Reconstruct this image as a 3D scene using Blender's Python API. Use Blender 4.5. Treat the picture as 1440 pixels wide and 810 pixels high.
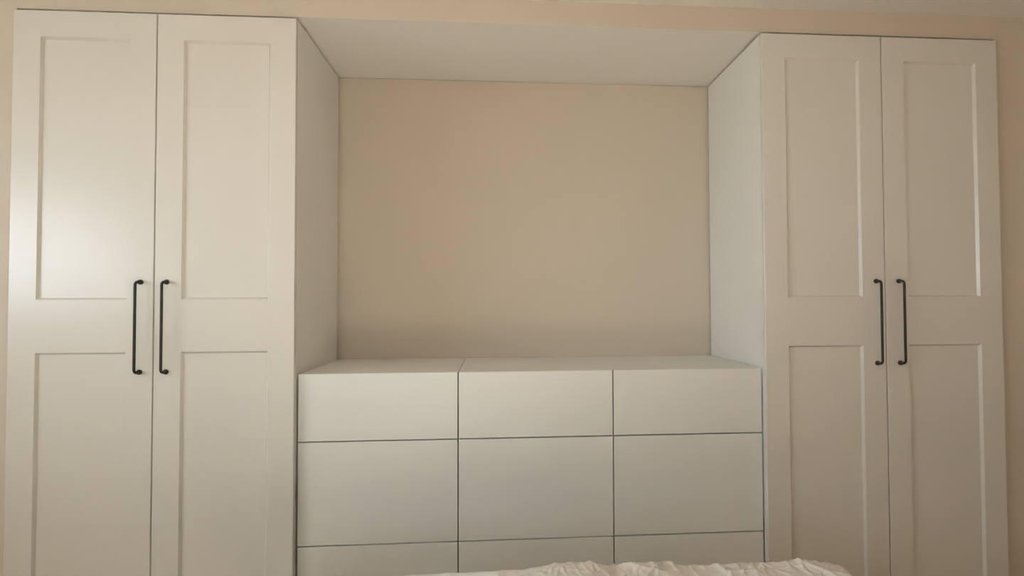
import bpy, bmesh, math, random
from mathutils import Vector, Matrix, noise

for o in list(bpy.data.objects):
    bpy.data.objects.remove(o, do_unlink=True)
scene = bpy.context.scene
COL = scene.collection

# ------------------------------------------------------------------ camera
W_PX, H_PX = 1440.0, 810.0
YAW, PITCH, ROLL, F_PX = 0.0723, 0.0244, -0.0038, 787.44
fw = Vector((math.sin(YAW) * math.cos(PITCH), math.cos(YAW) * math.cos(PITCH), math.sin(PITCH)))
rt = Vector((math.cos(YAW), -math.sin(YAW), 0))
up = rt.cross(fw)
r2 = rt * math.cos(ROLL) + up * math.sin(ROLL)
u2 = up * math.cos(ROLL) - rt * math.sin(ROLL)
cam = bpy.data.cameras.new('camera')
cam.sensor_width = 36.0
cam.lens = F_PX / W_PX * 36.0
cam.shift_x = -(755.84 - W_PX / 2) / W_PX
cam.shift_y = (403.6 - H_PX / 2) / W_PX
cam.clip_start = 0.02
camo = bpy.data.objects.new('camera', cam)
COL.objects.link(camo)
camo.matrix_world = Matrix(((r2.x, u2.x, -fw.x, 1.7505), (r2.y, u2.y, -fw.y, -2.141), (r2.z, u2.z, -fw.z, 1.2944), (0, 0, 0, 1)))
scene.camera = camo

# ------------------------------------------------------------------ world, window daylight, exposure
world = bpy.data.worlds.new('overcast_sky')
scene.world = world
world.use_nodes = True
wn = world.node_tree
bg = wn.nodes['Background']
# overcast sky: luminance rises evenly from the horizon to the zenith (1 : 1.25), the same all round
tc = wn.nodes.new('ShaderNodeTexCoord')
sx = wn.nodes.new('ShaderNodeSeparateXYZ')
mr = wn.nodes.new('ShaderNodeMapRange')
mr.inputs['From Min'].default_value = 0.0
mr.inputs['From Max'].default_value = 1.0
mr.inputs['To Min'].default_value = 1.0
mr.inputs['To Max'].default_value = 1.25
SKY = 13.0
mu = wn.nodes.new('ShaderNodeMath')
mu.operation = 'MULTIPLY'
mu.inputs[1].default_value = SKY
wn.links.new(tc.outputs['Generated'], sx.inputs[0])
wn.links.new(sx.outputs['Z'], mr.inputs['Value'])
wn.links.new(mr.outputs['Result'], mu.inputs[0])
wn.links.new(mu.outputs[0], bg.inputs['Strength'])
bg.inputs[0].default_value = (0.75, 0.885, 1.0, 1)

WIN_Y0, WIN_Y1, WIN_Z0, WIN_Z1 = -3.00, -1.00, 1.25, 2.10     # the window in the left wall
FW_X0, FW_X1, FW_Z0, FW_Z1 = 0.70, 1.20, 0.85, 1.95          # unseen window added in the front wall to fill the niche with light
ROOM_X0, ROOM_X1, ROOM_Y0 = -1.40, 4.60, -3.60
CEIL = 2.4715
SHADE_EAVE = 1.3  # reach of the added eaves that block light above the windows
# low warm sun through the side window: its patch falls across the bed, below and beside the frame
sun = bpy.data.lights.new('sun', 'SUN')
sun.energy = 51.0
sun.angle = 0.01
sun.color = (1.0, 0.935, 0.83)
suno = bpy.data.objects.new('sun', sun)
COL.objects.link(suno)
suno.rotation_euler = Vector((1.0, -0.04, -0.30)).to_track_quat('-Z', 'Y').to_euler()
suno.location = (-30, -1, 12)

# portals that guide the sky's light through the window openings (they add no light of their own)
for loc, rz, sx_, sy_ in (((ROOM_X0 - 0.155, (WIN_Y0 + WIN_Y1) / 2, (WIN_Z0 + WIN_Z1) / 2), -90, WIN_Y1 - WIN_Y0, WIN_Z1 - WIN_Z0),
                          (((FW_X0 + FW_X1) / 2, ROOM_Y0 - 0.155, (FW_Z0 + FW_Z1) / 2), 0, FW_X1 - FW_X0, FW_Z1 - FW_Z0)):
    day = bpy.data.lights.new('window_portal', 'AREA')
    day.shape = 'RECTANGLE'
    day.size, day.size_y = sx_, sy_
    day.cycles.is_portal = True
    dayo = bpy.data.objects.new('window_portal', day)
    COL.objects.link(dayo)
    dayo.location = loc
    dayo.rotation_euler = (math.radians(90), 0, math.radians(rz))

vs = scene.view_settings
vs.view_transform = 'Standard'
vs.look = 'None'
vs.gamma = 1.0
vs.use_curve_mapping = False
vs.exposure = 0.0

# ------------------------------------------------------------------ materials
def mat(name, base, rough=0.5, var=0.03, var_scale=3.0, bump=0.0, bump_scale=200.0, spec=0.5, metal=0.0, stretch=None):
    m = bpy.data.materials.new(name)
    m.use_nodes = True
    nt = m.node_tree
    b = nt.nodes['Principled BSDF']
    b.inputs['Roughness'].default_value = rough
    b.inputs['Metallic'].default_value = metal
    b.inputs['Specular IOR Level'].default_value = spec
    tc = nt.nodes.new('ShaderNodeTexCoord')
    mp = nt.nodes.new('ShaderNodeMapping')
    if stretch:
        mp.inputs['Scale'].default_value = stretch
    nt.links.new(tc.outputs['Object'], mp.inputs['Vector'])
    n = nt.nodes.new('ShaderNodeTexNoise')
    n.inputs['Scale'].default_value = var_scale
    n.inputs['Detail'].default_value = 4
    nt.links.new(mp.outputs['Vector'], n.inputs['Vector'])
    r = nt.nodes.new('ShaderNodeValToRGB')
    r.color_ramp.elements[0].position = 0.3
    r.color_ramp.elements[1].position = 0.7
    r.color_ramp.elements[0].color = tuple(c * (1 - var) for c in base) + (1,)
    r.color_ramp.elements[1].color = tuple(min(1, c * (1 + var)) for c in base) + (1,)
    nt.links.new(n.outputs['Fac'], r.inputs['Fac'])
    nt.links.new(r.outputs['Color'], b.inputs['Base Color'])
    if bump:
        n2 = nt.nodes.new('ShaderNodeTexNoise')
        n2.inputs['Scale'].default_value = bump_scale
        n2.inputs['Detail'].default_value = 3
        nt.links.new(mp.outputs['Vector'], n2.inputs['Vector'])
        bp = nt.nodes.new('ShaderNodeBump')
        bp.inputs['Strength'].default_value = bump
        bp.inputs['Distance'].default_value = 0.002
        nt.links.new(n2.outputs['Fac'], bp.inputs['Height'])
        nt.links.new(bp.outputs['Normal'], b.inputs['Normal'])
    return m

M_DOOR = mat('satin_off_white_foil', (0.775, 0.73, 0.658), 0.27, 0.008, 2.0, 0.02, 90)
M_CARC = mat('white_melamine', (0.86, 0.845, 0.80), 0.45, 0.008, 2.0, 0.02, 120)
M_DRAW = mat('matt_white_lacquer', (0.85, 0.83, 0.78), 0.40, 0.008, 2.0, 0.02, 120)
M_WALL = mat('beige_wall_paint', (0.695, 0.602, 0.488), 0.85, 0.015, 1.5, 0.10, 260, spec=0.3)
M_CEIL = mat('ceiling_paint', (0.87, 0.83, 0.76), 0.9, 0.012, 1.5, 0.08, 260, spec=0.3)
M_FLOOR = mat('oak_floor', (0.42, 0.30, 0.19), 0.45, 0.22, 3.0, 0.1, 40, stretch=(0.6, 9, 1))
M_BLACK = mat('blackened_bronze', (0.045, 0.039, 0.033), 0.45, 0.2, 30, 0.05, 200, metal=0.6)
M_LINEN = mat('ecru_linen', (0.79, 0.75, 0.69), 0.9, 0.05, 9, 0.35, 420, spec=0.2)
M_SHEET = mat('white_cotton', (0.89, 0.885, 0.87), 0.9, 0.02, 6, 0.25, 500, spec=0.2)
M_BEDWOOD = mat('pale_oak', (0.52, 0.38, 0.24), 0.5, 0.15, 4, 0.1, 60, stretch=(1, 8, 8))
M_YARD = mat('pale_gravel', (0.40, 0.38, 0.345), 0.9, 0.3, 2.0)
M_FRAME = mat('white_window_frame', (0.82, 0.81, 0.78), 0.4, 0.01)

def crinkle(m, scale, strength, dist):
    """adds a crinkled-cloth relief (cell edges) on top of the weave"""
    nt = m.node_tree
    b = nt.nodes['Principled BSDF']
    weave = b.inputs['Normal'].links[0].from_node
    tc = next(n for n in nt.nodes if n.type == 'TEX_COORD')
    wn_ = nt.nodes.new('ShaderNodeTexNoise')
    wn_.inputs['Scale'].default_value = 7.0
    mixv = nt.nodes.new('ShaderNodeMix')
    mixv.data_type = 'VECTOR'
    mixv.inputs['Factor'].default_value = 0.12
    vo = nt.nodes.new('ShaderNodeTexVoronoi')
    vo.feature = 'DISTANCE_TO_EDGE'
    vo.inputs['Scale'].default_value = scale
    nt.links.new(tc.outputs['Object'], wn_.inputs['Vector'])
    nt.links.new(tc.outputs['Object'], mixv.inputs['A'])
    nt.links.new(wn_.outputs['Color'], mixv.inputs['B'])
    nt.links.new(mixv.outputs['Result'], vo.inputs['Vector'])
    bp = nt.nodes.new('ShaderNodeBump')
    bp.invert = True
    bp.inputs['Strength'].default_value = strength
    bp.inputs['Distance'].default_value = dist
    nt.links.new(vo.outputs['Distance'], bp.inputs['Height'])
    nt.links.new(weave.outputs['Normal'], bp.inputs['Normal'])
    nt.links.new(bp.outputs['Normal'], b.inputs['Normal'])
crinkle(M_LINEN, 22.0, 0.45, 0.012)
crinkle(M_SHEET, 14.0, 0.3, 0.01)

def glass_mat():
    m = bpy.data.materials.new('window_glass')
    m.use_nodes = True
    nt = m.node_tree
    out = nt.nodes['Material Output']
    nt.nodes.remove(nt.nodes['Principled BSDF'])
    t = nt.nodes.new('ShaderNodeBsdfTransparent')
    g = nt.nodes.new('ShaderNodeBsdfGlossy')
    g.inputs['Roughness'].default_value = 0.02
    n = nt.nodes.new('ShaderNodeTexNoise')
    n.inputs['Scale'].default_value = 2.0
    mr = nt.nodes.new('ShaderNodeMapRange')
    mr.inputs['To Min'].default_value = 0.04
    mr.inputs['To Max'].default_value = 0.06
    mx = nt.nodes.new('ShaderNodeMixShader')
    nt.links.new(n.outputs['Fac'], mr.inputs['Value'])
    nt.links.new(mr.outputs['Result'], mx.inputs['Fac'])
    nt.links.new(t.outputs[0], mx.inputs[1])
    nt.links.new(g.outputs[0], mx.inputs[2])
    nt.links.new(mx.outputs[0], out.inputs['Surface'])
    return m
M_GLASS = glass_mat()

# ------------------------------------------------------------------ helpers
def link_mesh(name, bm, m, parent=None, smooth=False):
    bmesh.ops.recalc_face_normals(bm, faces=bm.faces)
    me = bpy.data.meshes.new(name)
    bm.to_mesh(me)
    bm.free()
    me.materials.append(m)
    if smooth:
        for p in me.polygons:
            p.use_smooth = True
    o = bpy.data.objects.new(name, me)
    COL.objects.link(o)
    if parent:
        o.parent = parent
    return o

def add_box(bm, x0, x1, y0, y1, z0, z1):
    v = [bm.verts.new((x, y, z)) for x in (x0, x1) for y in (y0, y1) for z in (z0, z1)]
    for f in ((0, 1, 3, 2), (4, 6, 7, 5), (0, 4, 5, 1), (2, 3, 7, 6), (0, 2, 6, 4), (1, 5, 7, 3)):
        bm.faces.new([v[i] for i in f])

def box(name, x0, x1, y0, y1, z0, z1, m, parent=None, bev=0.0):
    bm = bmesh.new()
    add_box(bm, x0, x1, y0, y1, z0, z1)
    if bev:
        bmesh.ops.bevel(bm, geom=bm.edges[:], offset=bev, segments=2, affect='EDGES', profile=0.5)
    return link_mesh(name, bm, m, parent)

def structure(o, label=None, cat=None):
    o['kind'] = 'structure'
    if label: o['label'] = label
    if cat: o['category'] = cat
    return o

def thing(name, label, cat, loc=(0, 0, 0), group=None):
    o = bpy.data.objects.new(name, None)
    o.empty_display_size = 0.1
    COL.objects.link(o)
    o.location = loc
    o['label'] = label
    o['category'] = cat
    if group: o['group'] = group
    return o

# ------------------------------------------------------------------ the room
XR = 2.8064            # left side of the right wardrobe
NICHE_BACK = 0.580
FACE = 0.022           # wall face flush with the wardrobe carcasses

structure(box('floor', ROOM_X0 - .15, ROOM_X1 + .15, ROOM_Y0 - .15, 0.75, -0.10, 0.0, M_FLOOR), 'warm oak floor of the bedroom', 'floor')
structure(box('ceiling', ROOM_X0 - .15, ROOM_X1 + .15, ROOM_Y0 - .15, 0.75, CEIL, CEIL + .12, M_CEIL), 'pale painted ceiling above the built-in wardrobes', 'ceiling')
structure(box('wall_back', -0.006, XR + 1.006, NICHE_BACK, 0.75, 0.0, 2.3665, M_WALL), 'beige painted wall at the back of the niche', 'wall')
structure(box('wall_back_left', ROOM_X0 - .15, -0.006, FACE, 0.75, 0.0, 2.3755, M_WALL), 'beige wall strip beside the brightly lit wardrobe', 'wall')
structure(box('wall_back_right', XR + 1.006, ROOM_X1 + .15, FACE, 0.75, 0.0, 2.3755, M_WALL), 'shaded beige wall strip beside the dim wardrobe', 'wall')
# bulkhead above wardrobes and niche; its underside rises slightly to the front
bm = bmesh.new()
xa, xb = ROOM_X0 - .15, ROOM_X1 + .15
prof = [(FACE, 2.3755), (0.75, 2.3665), (0.75, CEIL), (FACE, CEIL)]
va = [bm.verts.new((xa, y, z)) for y, z in prof]
vb = [bm.verts.new((xb, y, z)) for y, z in prof]
bm.faces.new(va); bm.faces.new(vb[::-1])
for i in range(4):
    j = (i + 1) % 4
    bm.faces.new([va[i], vb[i], vb[j], va[j]])
bulk = link_mesh('wall_back_upper', bm, M_WALL)
bulk.data.materials.append(M_CEIL)
for p in bulk.data.polygons:
    if p.normal.z < -0.9:
        p.material_index = 1          # the underside is painted like the ceiling
structure(bulk, 'beige bulkhead strip running above wardrobes and niche', 'wall')
structure(box('wall_right', ROOM_X1, ROOM_X1 + .15, ROOM_Y0, FACE, 0, CEIL, M_WALL), 'beige side wall of the room facing the window', 'wall')
bm = bmesh.new()
y0, y1 = ROOM_Y0 - .15, ROOM_Y0
add_box(bm, ROOM_X0 - .15, FW_X0, y0, y1, 0, CEIL)
add_box(bm, FW_X1, ROOM_X1 + .15, y0, y1, 0, CEIL)
add_box(bm, FW_X0, FW_X1, y0, y1, 0, FW_Z0)
add_box(bm, FW_X0, FW_X1, y0, y1, FW_Z1, CEIL)
structure(link_mesh('wall_front', bm, M_WALL), 'beige wall across the room from the wardrobes', 'wall')
bm = bmesh.new()
x0, x1 = ROOM_X0 - .15, ROOM_X0
add_box(bm, x0, x1, ROOM_Y0, WIN_Y0, 0, CEIL)
add_box(bm, x0, x1, WIN_Y1, FACE, 0, CEIL)
add_box(bm, x0, x1, WIN_Y0, WIN_Y1, 0, WIN_Z0)
add_box(bm, x0, x1, WIN_Y0, WIN_Y1, WIN_Z1, CEIL)
structure(link_mesh('wall_left', bm, M_WALL), 'beige side wall with the window', 'wall')

def make_window(name, label, loc, rz, ww, wh):
    win = bpy.data.objects.new(name, None)
    COL.objects.link(win)
    win.location = loc
    win.rotation_euler = (0, 0, math.radians(rz))
    structure(win, label, 'window')
    for a, b, c, d in ((-ww, ww, 0, .05), (-ww, ww, wh - .05, wh), (-ww, -ww + .05, .05, wh - .05), (ww - .05, ww, .05, wh - .05), (-.03, .03, .05, wh - .05)):
        box('frame_bar', -.03, .03, a, b, c, d, M_FRAME, win, .003)
    box('pane', -.004, .004, -ww + .05, -.03, .05, wh - .05, M_GLASS, win)
    box('pane', -.004, .004, .03, ww - .05, .05, wh - .05, M_GLASS, win)
    box('window_sill', .03, .14, -ww, ww, -.025, 0, M_FRAME, win, .004)
make_window('window_1', 'white framed casement window in the side wall', (ROOM_X0 - .09, (WIN_Y0 + WIN_Y1) / 2, WIN_Z0), 0, (WIN_Y1 - WIN_Y0) / 2, WIN_Z1 - WIN_Z0)
make_window('fill_window', 'unseen white framed window added as fill light facing the wardrobes', ((FW_X0 + FW_X1) / 2, ROOM_Y0 - .09, FW_Z0), 90, (FW_X1 - FW_X0) / 2, FW_Z1 - FW_Z0)
# unseen eaves added over both windows to cut steep sky light and sun
structure(box('shade_eave', ROOM_X0 - SHADE_EAVE, ROOM_X0 - .15, ROOM_Y0 - SHADE_EAVE, 0.75, 2.20, 2.32, M_FRAME), 'white slab added over the side window to block high light', 'eave')
structure(box('shade_eave', ROOM_X0 - .15, ROOM_X1 + .15, ROOM_Y0 - SHADE_EAVE, ROOM_Y0 - .15, 2.20, 2.32, M_FRAME), 'white slab added over the fill window to block high light', 'eave')

# gravel yard outside, below the window
yard = box('ground', -40, 40, -40, 40, -.6, -.5, M_YARD)
structure(yard, 'pale gravel yard outside the window', 'ground')

# ------------------------------------------------------------------ wardrobes
DOOR_T = 0.020
STILE = 0.094
Z_BOT, Z_TOP = 0.070, 2.360
HOLES = ((0.166, 1.1125), (1.3040, 2.2635))       # lower and upper recessed panel
BEV, REC = 0.007, 0.011

def door_mesh(w):
    """moulded door frame, front at y=0, origin at its lower left front corner, with two bevelled openings"""
    bm = bmesh.new()
    H = Z_TOP - Z_BOT
    c = 0.0015
    hz = [(a - Z_BOT, b - Z_BOT) for a, b in HOLES]
    xs = [c, STILE, w - STILE, w - c]
    zs = [c, hz[0][0], hz[0][1], hz[1][0], hz[1][1], H - c]
    g = [[bm.verts.new((x, 0, z)) for z in zs] for x in xs]
    for i in range(3):
        for j in range(5):
            if i == 1 and j in (1, 3):
                continue
            bm.faces.new([g[i][j], g[i + 1][j], g[i + 1][j + 1], g[i][j + 1]])
    # bevel and inner lip of each opening
    for j in (1, 3):
        o = [g[1][j], g[2][j], g[2][j + 1], g[1][j + 1]]
        x0, x1, z0, z1 = xs[1] + BEV, xs[2] - BEV, zs[j] + BEV, zs[j + 1] - BEV
        q = [bm.verts.new(p) for p in ((x0, REC, z0), (x1, REC, z0), (x1, REC, z1), (x0, REC, z1))]
        e = [bm.verts.new((v.co.x, DOOR_T - .002, v.co.z)) for v in q]
        for k in range(4):
            n = (k + 1) % 4
            bm.faces.new([o[k], q[k], q[n], o[n]])
            bm.faces.new([q[k], e[k], e[n], q[n]])
    # outer chamfer, sides
    ring = [g[i][0] for i in range(4)] + [g[3][j] for j in range(1, 6)] + [g[i][5] for i in (2, 1, 0)] + [g[0][j] for j in (4, 3, 2, 1)]
    def out(v, y):
        x = 0 if abs(v.co.x - c) < 1e-6 else (w if abs(v.co.x - (w - c)) < 1e-6 else v.co.x)
        z = 0 if abs(v.co.z - c) < 1e-6 else (H if abs(v.co.z - (H - c)) < 1e-6 else v.co.z)
        return bm.verts.new((x, y, z))
    r1 = [out(v, c) for v in ring]
    r2_ = [out(v, DOOR_T) for v in ring]
    n = len(ring)
    for k in range(n):
        m = (k + 1) % n
        bm.faces.new([ring[k], ring[m], r1[m], r1[k]])
        bm.faces.new([r1[k], r1[m], r2_[m], r2_[k]])
    bm.faces.new(r2_)
    return bm

def tube(bm, pts, rad, seg=12, caps=True):
    rings = []
    for i, p in enumerate(pts):
        a = pts[max(i - 1, 0)]; b = pts[min(i + 1, len(pts) - 1)]
        t = (Vector(b) - Vector(a)).normalized()
        s = Vector((1, 0, 0))
        s = (s - t * s.dot(t)).normalized()
        u = t.cross(s)
        r = rad[i] if isinstance(rad, (list, tuple)) else rad
        rings.append([bm.verts.new(Vector(p) + s * r * math.cos(k * 2 * math.pi / seg) + u * r * math.sin(k * 2 * math.pi / seg)) for k in range(seg)])
    for a, b in zip(rings, rings[1:]):
        for k in range(seg):
            bm.faces.new([a[k], a[(k + 1) % seg], b[(k + 1) % seg], b[k]])
    if caps:
        bm.faces.new(rings[0]); bm.faces.new(rings[-1][::-1])

def handle_mesh(z0, z1, proj=0.034, r=0.0048):
    """bow handle: two round collars with necks and a rod bent round at both ends"""
    bm = bmesh.new()
    R = 0.013
    pts = [(0, -0.004, z0)]
    pts.append((0, -proj + R, z0))
    for k in range(1, 7):
        a = k / 6 * math.pi / 2
        pts.append((0, -proj + R - R * math.sin(a), z0 + R - R * math.cos(a)))
    for k in range(0, 7):
        a = k / 6 * math.pi / 2
        pts.append((0, -proj + R - R * math.cos(a), z1 - R + R * math.sin(a)))
    pts.append((0, -0.004, z1))
    tube(bm, pts, r)
    for z in (z0, z1):
        prof = [(0.0, .0085), (-.002, .0092), (-.005, .0095), (-.009, .0088), (-.012, .0072), (-.014, .0056)]
        tube(bm, [(0, y, z) for y, _ in prof], [q for _, q in prof], 16)
    return bm

def make_wardrobe(xl, label, hx):
    t = thing('wardrobe', label, 'wardrobe', (xl, 0, 0), 'white two-door wardrobes either side of the niche')
    yb, yf, zt = 0.569, 0.0225, 2.3625
    box('side_panel', 0.001, 0.019, yf, yb, 0, zt, M_CARC, t, .0008)
    box('side_panel', 0.981, 0.999, yf, yb, 0, zt, M_CARC, t, .0008)
    box('top_panel', 0.019, 0.981, yf, yb, zt - .018, zt, M_CARC, t, .0008)
    box('bottom_panel', 0.019, 0.981, yf, yb, .06, .078, M_CARC, t, .0008)
    box('back_panel', 0.019, 0.981, yb - .006, yb, .078, zt - .018, M_CARC, t)
    box('plinth', 0.019, 0.981, .05, .068, 0, .06, M_CARC, t)
    w = 0.4976
    for k, x in enumerate((0.0005, 0.5019)):
        d = link_mesh('door', door_mesh(w), M_DOOR, t)
        d.location = (x, 0, Z_BOT)
        for a, b in HOLES:
            box('panel', STILE + BEV, w - STILE - BEV, REC, DOOR_T - .002, a - Z_BOT + BEV, b - Z_BOT - BEV, M_DOOR, d)
        h = link_mesh('handle', handle_mesh(1.0405 - Z_BOT, 1.3675 - Z_BOT), M_BLACK, d, True)
        h.location = (hx[k] - x, 0, 0)
        h['label'] = 'dark bow handle with round collars'
    return t

make_wardrobe(0.0, 'tall white panelled two-door wardrobe catching bright window light', (0.4555, 0.5470))
make_wardrobe(XR, 'tall white panelled two-door wardrobe in dim warm shade', (0.4585, 0.5540))

# ------------------------------------------------------------------ chests of drawers in the niche
D_TOP, D_FRONT = 1.0215, 0.030
ROWS = ((0.7663, 1.0215), (0.3785, 0.7663), (0.0600, 0.3785))
def make_chest(xl, xr, cols, label):
    t = thing('chest_of_drawers', label, 'chest', (xl, 0, 0), 'handleless drawer chests filling the niche')
    W = xr - xl
    ft = 0.018
    yf, yb = D_FRONT + ft + .002, NICHE_BACK - .004
    box('top_panel', 0.0012, W - .0012, D_FRONT + ft + .0015, yb, D_TOP - .020, D_TOP - .0005, M_CARC, t, .0008)
    box('side_panel', 0.0015, .018, yf, yb, 0, D_TOP - .020, M_CARC, t)
    box('side_panel', W - .018, W - .0015, yf, yb, 0, D_TOP - .020, M_CARC, t)
    box('back_panel', .018, W - .018, yb - .006, yb, .02, D_TOP - .020, M_CARC, t)
    box('plinth', .018, W - .018, .09, .106, 0, .058, M_CARC, t)
    cw = W / cols
    if cols > 1:
        box('divider', cw - .008, cw + .008, yf + .01, yb - .008, .06, D_TOP - .021, M_CARC, t)
    for c in range(cols):
        for k, (a, b) in enumerate(ROWS):
            g = 0.0022
            d = box('drawer', c * cw + g, (c + 1) * cw - g, D_FRONT, D_FRONT + ft, a + g, b - (g if k else 0.0), M_DRAW, t, .0012)
            box('drawer_box', c * cw + .03, (c + 1) * cw - .03, D_FRONT + ft, yb - .03, a + .03, b - .05, M_CARC, d)
    return t
S1 = 1.6012
make_chest(1.0032, S1, 1, 'narrow single-column white drawer chest against the brightly lit wardrobe')
make_chest(S1, XR - .0028, 2, 'wide two-column white drawer chest against the dim wardrobe')

# ------------------------------------------------------------------ bed and bedding
BX, BY = 0.80, 0.992       # half width, half length
BED_LOC, BED_ROT = (1.80, -1.63, 0.0), math.radians(-3.1)     # the bed stands slightly askew
TOP = 0.588                # top of the sheeted mattress
bed = thing('bed', 'low bed with white sheeted mattress in front of drawer chests', 'bed', BED_LOC)
bed.rotation_euler = (0, 0, BED_ROT)
for sx in (-1, 1):
    box('side_rail', sx * (BX + .012) - .012, sx * (BX + .012) + .012, -BY - .02, BY + .02, .18, .34, M_BEDWOOD, bed, .003)
for sy in (-1, 1):
    box('end_rail', -BX, BX, sy * (BY + .01) - .01, sy * (BY + .01) + .01, .18, .34, M_BEDWOOD, bed, .003)
    for sx in (-1, 1):
        box('leg', sx * (BX - .03) - .03, sx * (BX - .03) + .03, sy * (BY - .03) - .03, sy * (BY - .03) + .03, 0, .25, M_BEDWOOD, bed, .004)
box('slat_base', -BX, BX, -BY, BY, .25, .30, M_BEDWOOD, bed)
mat_o = box('mattress', -BX + .004, BX - .004, -BY + .004, BY - .004, .302, TOP - .030, M_SHEET, bed, .022)

def ridged(p, s):
    return 1.0 - abs(noise.noise(p * s)) * 2.0

def wrinkle(x, y):
    """crumpled linen: thin crisp creases running in a few directions, 0 to about 0.012"""
    p = Vector((x, y, 0.0))
    q = p + Vector((noise.noise(p * 3.3), noise.noise(p * 3.3 + Vector((7, 3, 1))), 0)) * 0.07
    a = max(0.0, ridged(Vector((q.x * 1.0 + q.y * .75, q.y * .22 - q.x * .15, 2.0)), 7.0)) ** 12
    b = max(0.0, ridged(Vector((q.x * .9 - q.y * .85, q.y * .22 + q.x * .2, 5.0)), 8.0)) ** 12
    c = max(0.0, ridged(Vector((q.x * 1.2 + q.y * .3, q.y * .5, 9.0)), 22.0)) ** 6
    d = max(0.0, ridged(Vector((q.x * .8 - q.y * .5, q.y * .8, 14.0)), 30.0)) ** 6
    return a * .0075 + b * .0075 + c * .0038 + d * .0026 + noise.noise(p * 7.0) * .002

def grid_mesh(bm, pts):
    g = [[bm.verts.new(p) for p in row] for row in pts]
    for i in range(len(g) - 1):
        for j in range(len(g[0]) - 1):
            bm.faces.new([g[i][j], g[i + 1][j], g[i + 1][j + 1], g[i][j + 1]])
    return g

def fold(s, half, r):
    """arc length s across a bed of half width -> (position, drop)"""
    sg = 1 if s >= 0 else -1
    s = abs(s)
    if s < half - r:
        return sg * s, 0.0
    s -= half - r
    if s < r * math.pi / 2:
        return sg * (half - r + r * math.sin(s / r)), r * (1 - math.cos(s / r))
    return sg * half, r + s - r * math.pi / 2

def sheet_pt(u, v):
    x, dx = fold((u * 2 - 1) * (BX + .20), BX, .022)
    y, dy = fold((v * 2 - 1) * (BY + .20), BY, .022)
    d = max(dx, dy)
    w = max(0.0, ridged(Vector((x * .8 + 3, y * 1.2, 1.0)), 9.0)) ** 6 * .005 + noise.noise(Vector((x, y, 3)) * 14) * .002
    w = min(.0020, max(w, -.002)) * (1.0 if x < -.10 else max(0.0, 1 - (x + .10) * 12))      # lies flat under the duvet
    sag = min(.022, max(0.0, -.06 - x) * .038)                                   # the mattress dips towards its free side
    return Vector((x, y, TOP - sag - d + (w if d < .05 else w * .2)))
bm = bmesh.new()
NU, NV = 150, 170
grid_mesh(bm, [[sheet_pt(i / (NU - 1), j / (NV - 1)) for j in range(NV)] for i in range(NU)])
sh = link_mesh('fitted_sheet', bm, M_SHEET, mat_o, True)

# height of the bunched duvet's crest across the far end of the bed: (across, height)
CREST = [(-.10, .601), (-.06, .606), (-.018, .611), (.010, .615), (.046, .621), (.083, .624), (.129, .624), (.152, .620), (.174, .615), (.202, .614), (.229, .616),
         (.275, .622), (.303, .623), (.331, .618), (.367, .612), (.450, .610), (.524, .616), (.599, .617), (.691, .620), (.747, .615), (.784, .605), (.806, .590)]
def crest(x):
    if x <= CREST[0][0]: return CREST[0][1]
    for (a, p), (b, q) in zip(CREST, CREST[1:]):
        if x <= b:
            t = (x - a) / (b - a)
            t = t * t * (3 - 2 * t)
            return p + (q - p) * t
    return CREST[-1][1]

DX0, DX1, DY0, DY1 = -.10, .806, -.72, BY - .026
def under(x):
    return TOP + .0022

def duvet_top(x, y):
    lo = under(x)
    k = min(1.0, max(0.0, (y - (BY - .30)) / .22))
    k = k * k * (3 - 2 * k)
    base = crest(x)
    z = base * k + (min(base, .612) + .012 * noise.noise(Vector((x * 3, y * 3, 4)))) * (1 - k)
    ex = min(1.0, (x - DX0) / .05, (DX1 - x) / .03)
    z += (wrinkle(x, y) - .004) * max(0.0, ex)
    # rounded closing edges
    f = 1.0
    for dist, r in ((DY1 - y, .028), (y - DY0, .05), (DX1 - x, .012)):
        if dist < r:
            f *= math.sqrt(max(0.0, 1 - (1 - dist / r) ** 2))
    t = min(1.0, (x - DX0) / .11)                  # the open side thins out gently
    f *= t * t * (3 - 2 * t)
    return max(lo + .0006, lo + (z - lo) * f)

xs = [DX0 + (DX1 - DX0) * i / 259 for i in range(260)]
ys = [DY0 + (BY - .30 - DY0) * j / 110 for j in range(110)] + [BY - .30 + (DY1 - BY + .30) * j / 129 for j in range(130)]
bm = bmesh.new()
gt = grid_mesh(bm, [[(x, y, duvet_top(x, y)) for y in ys] for x in xs])
gb = grid_mesh(bm, [[(x, y, under(x)) for y in ys] for x in xs])
rim_t = [r[0] for r in gt] + gt[-1][1:] + [r[-1] for r in gt[::-1]][1:] + gt[0][::-1][1:-1]
rim_b = [r[0] for r in gb] + gb[-1][1:] + [r[-1] for r in gb[::-1]][1:] + gb[0][::-1][1:-1]
n = len(rim_t)
for k in range(n):
    bm.faces.new([rim_t[k], rim_t[(k + 1) % n], rim_b[(k + 1) % n], rim_b[k]])
duv = link_mesh('duvet', bm, M_LINEN, None, True)
duv.location = BED_LOC
duv.rotation_euler = (0, 0, BED_ROT)
duv['label'] = 'crumpled ecru linen duvet bunched on the bed'
duv['category'] = 'duvet'
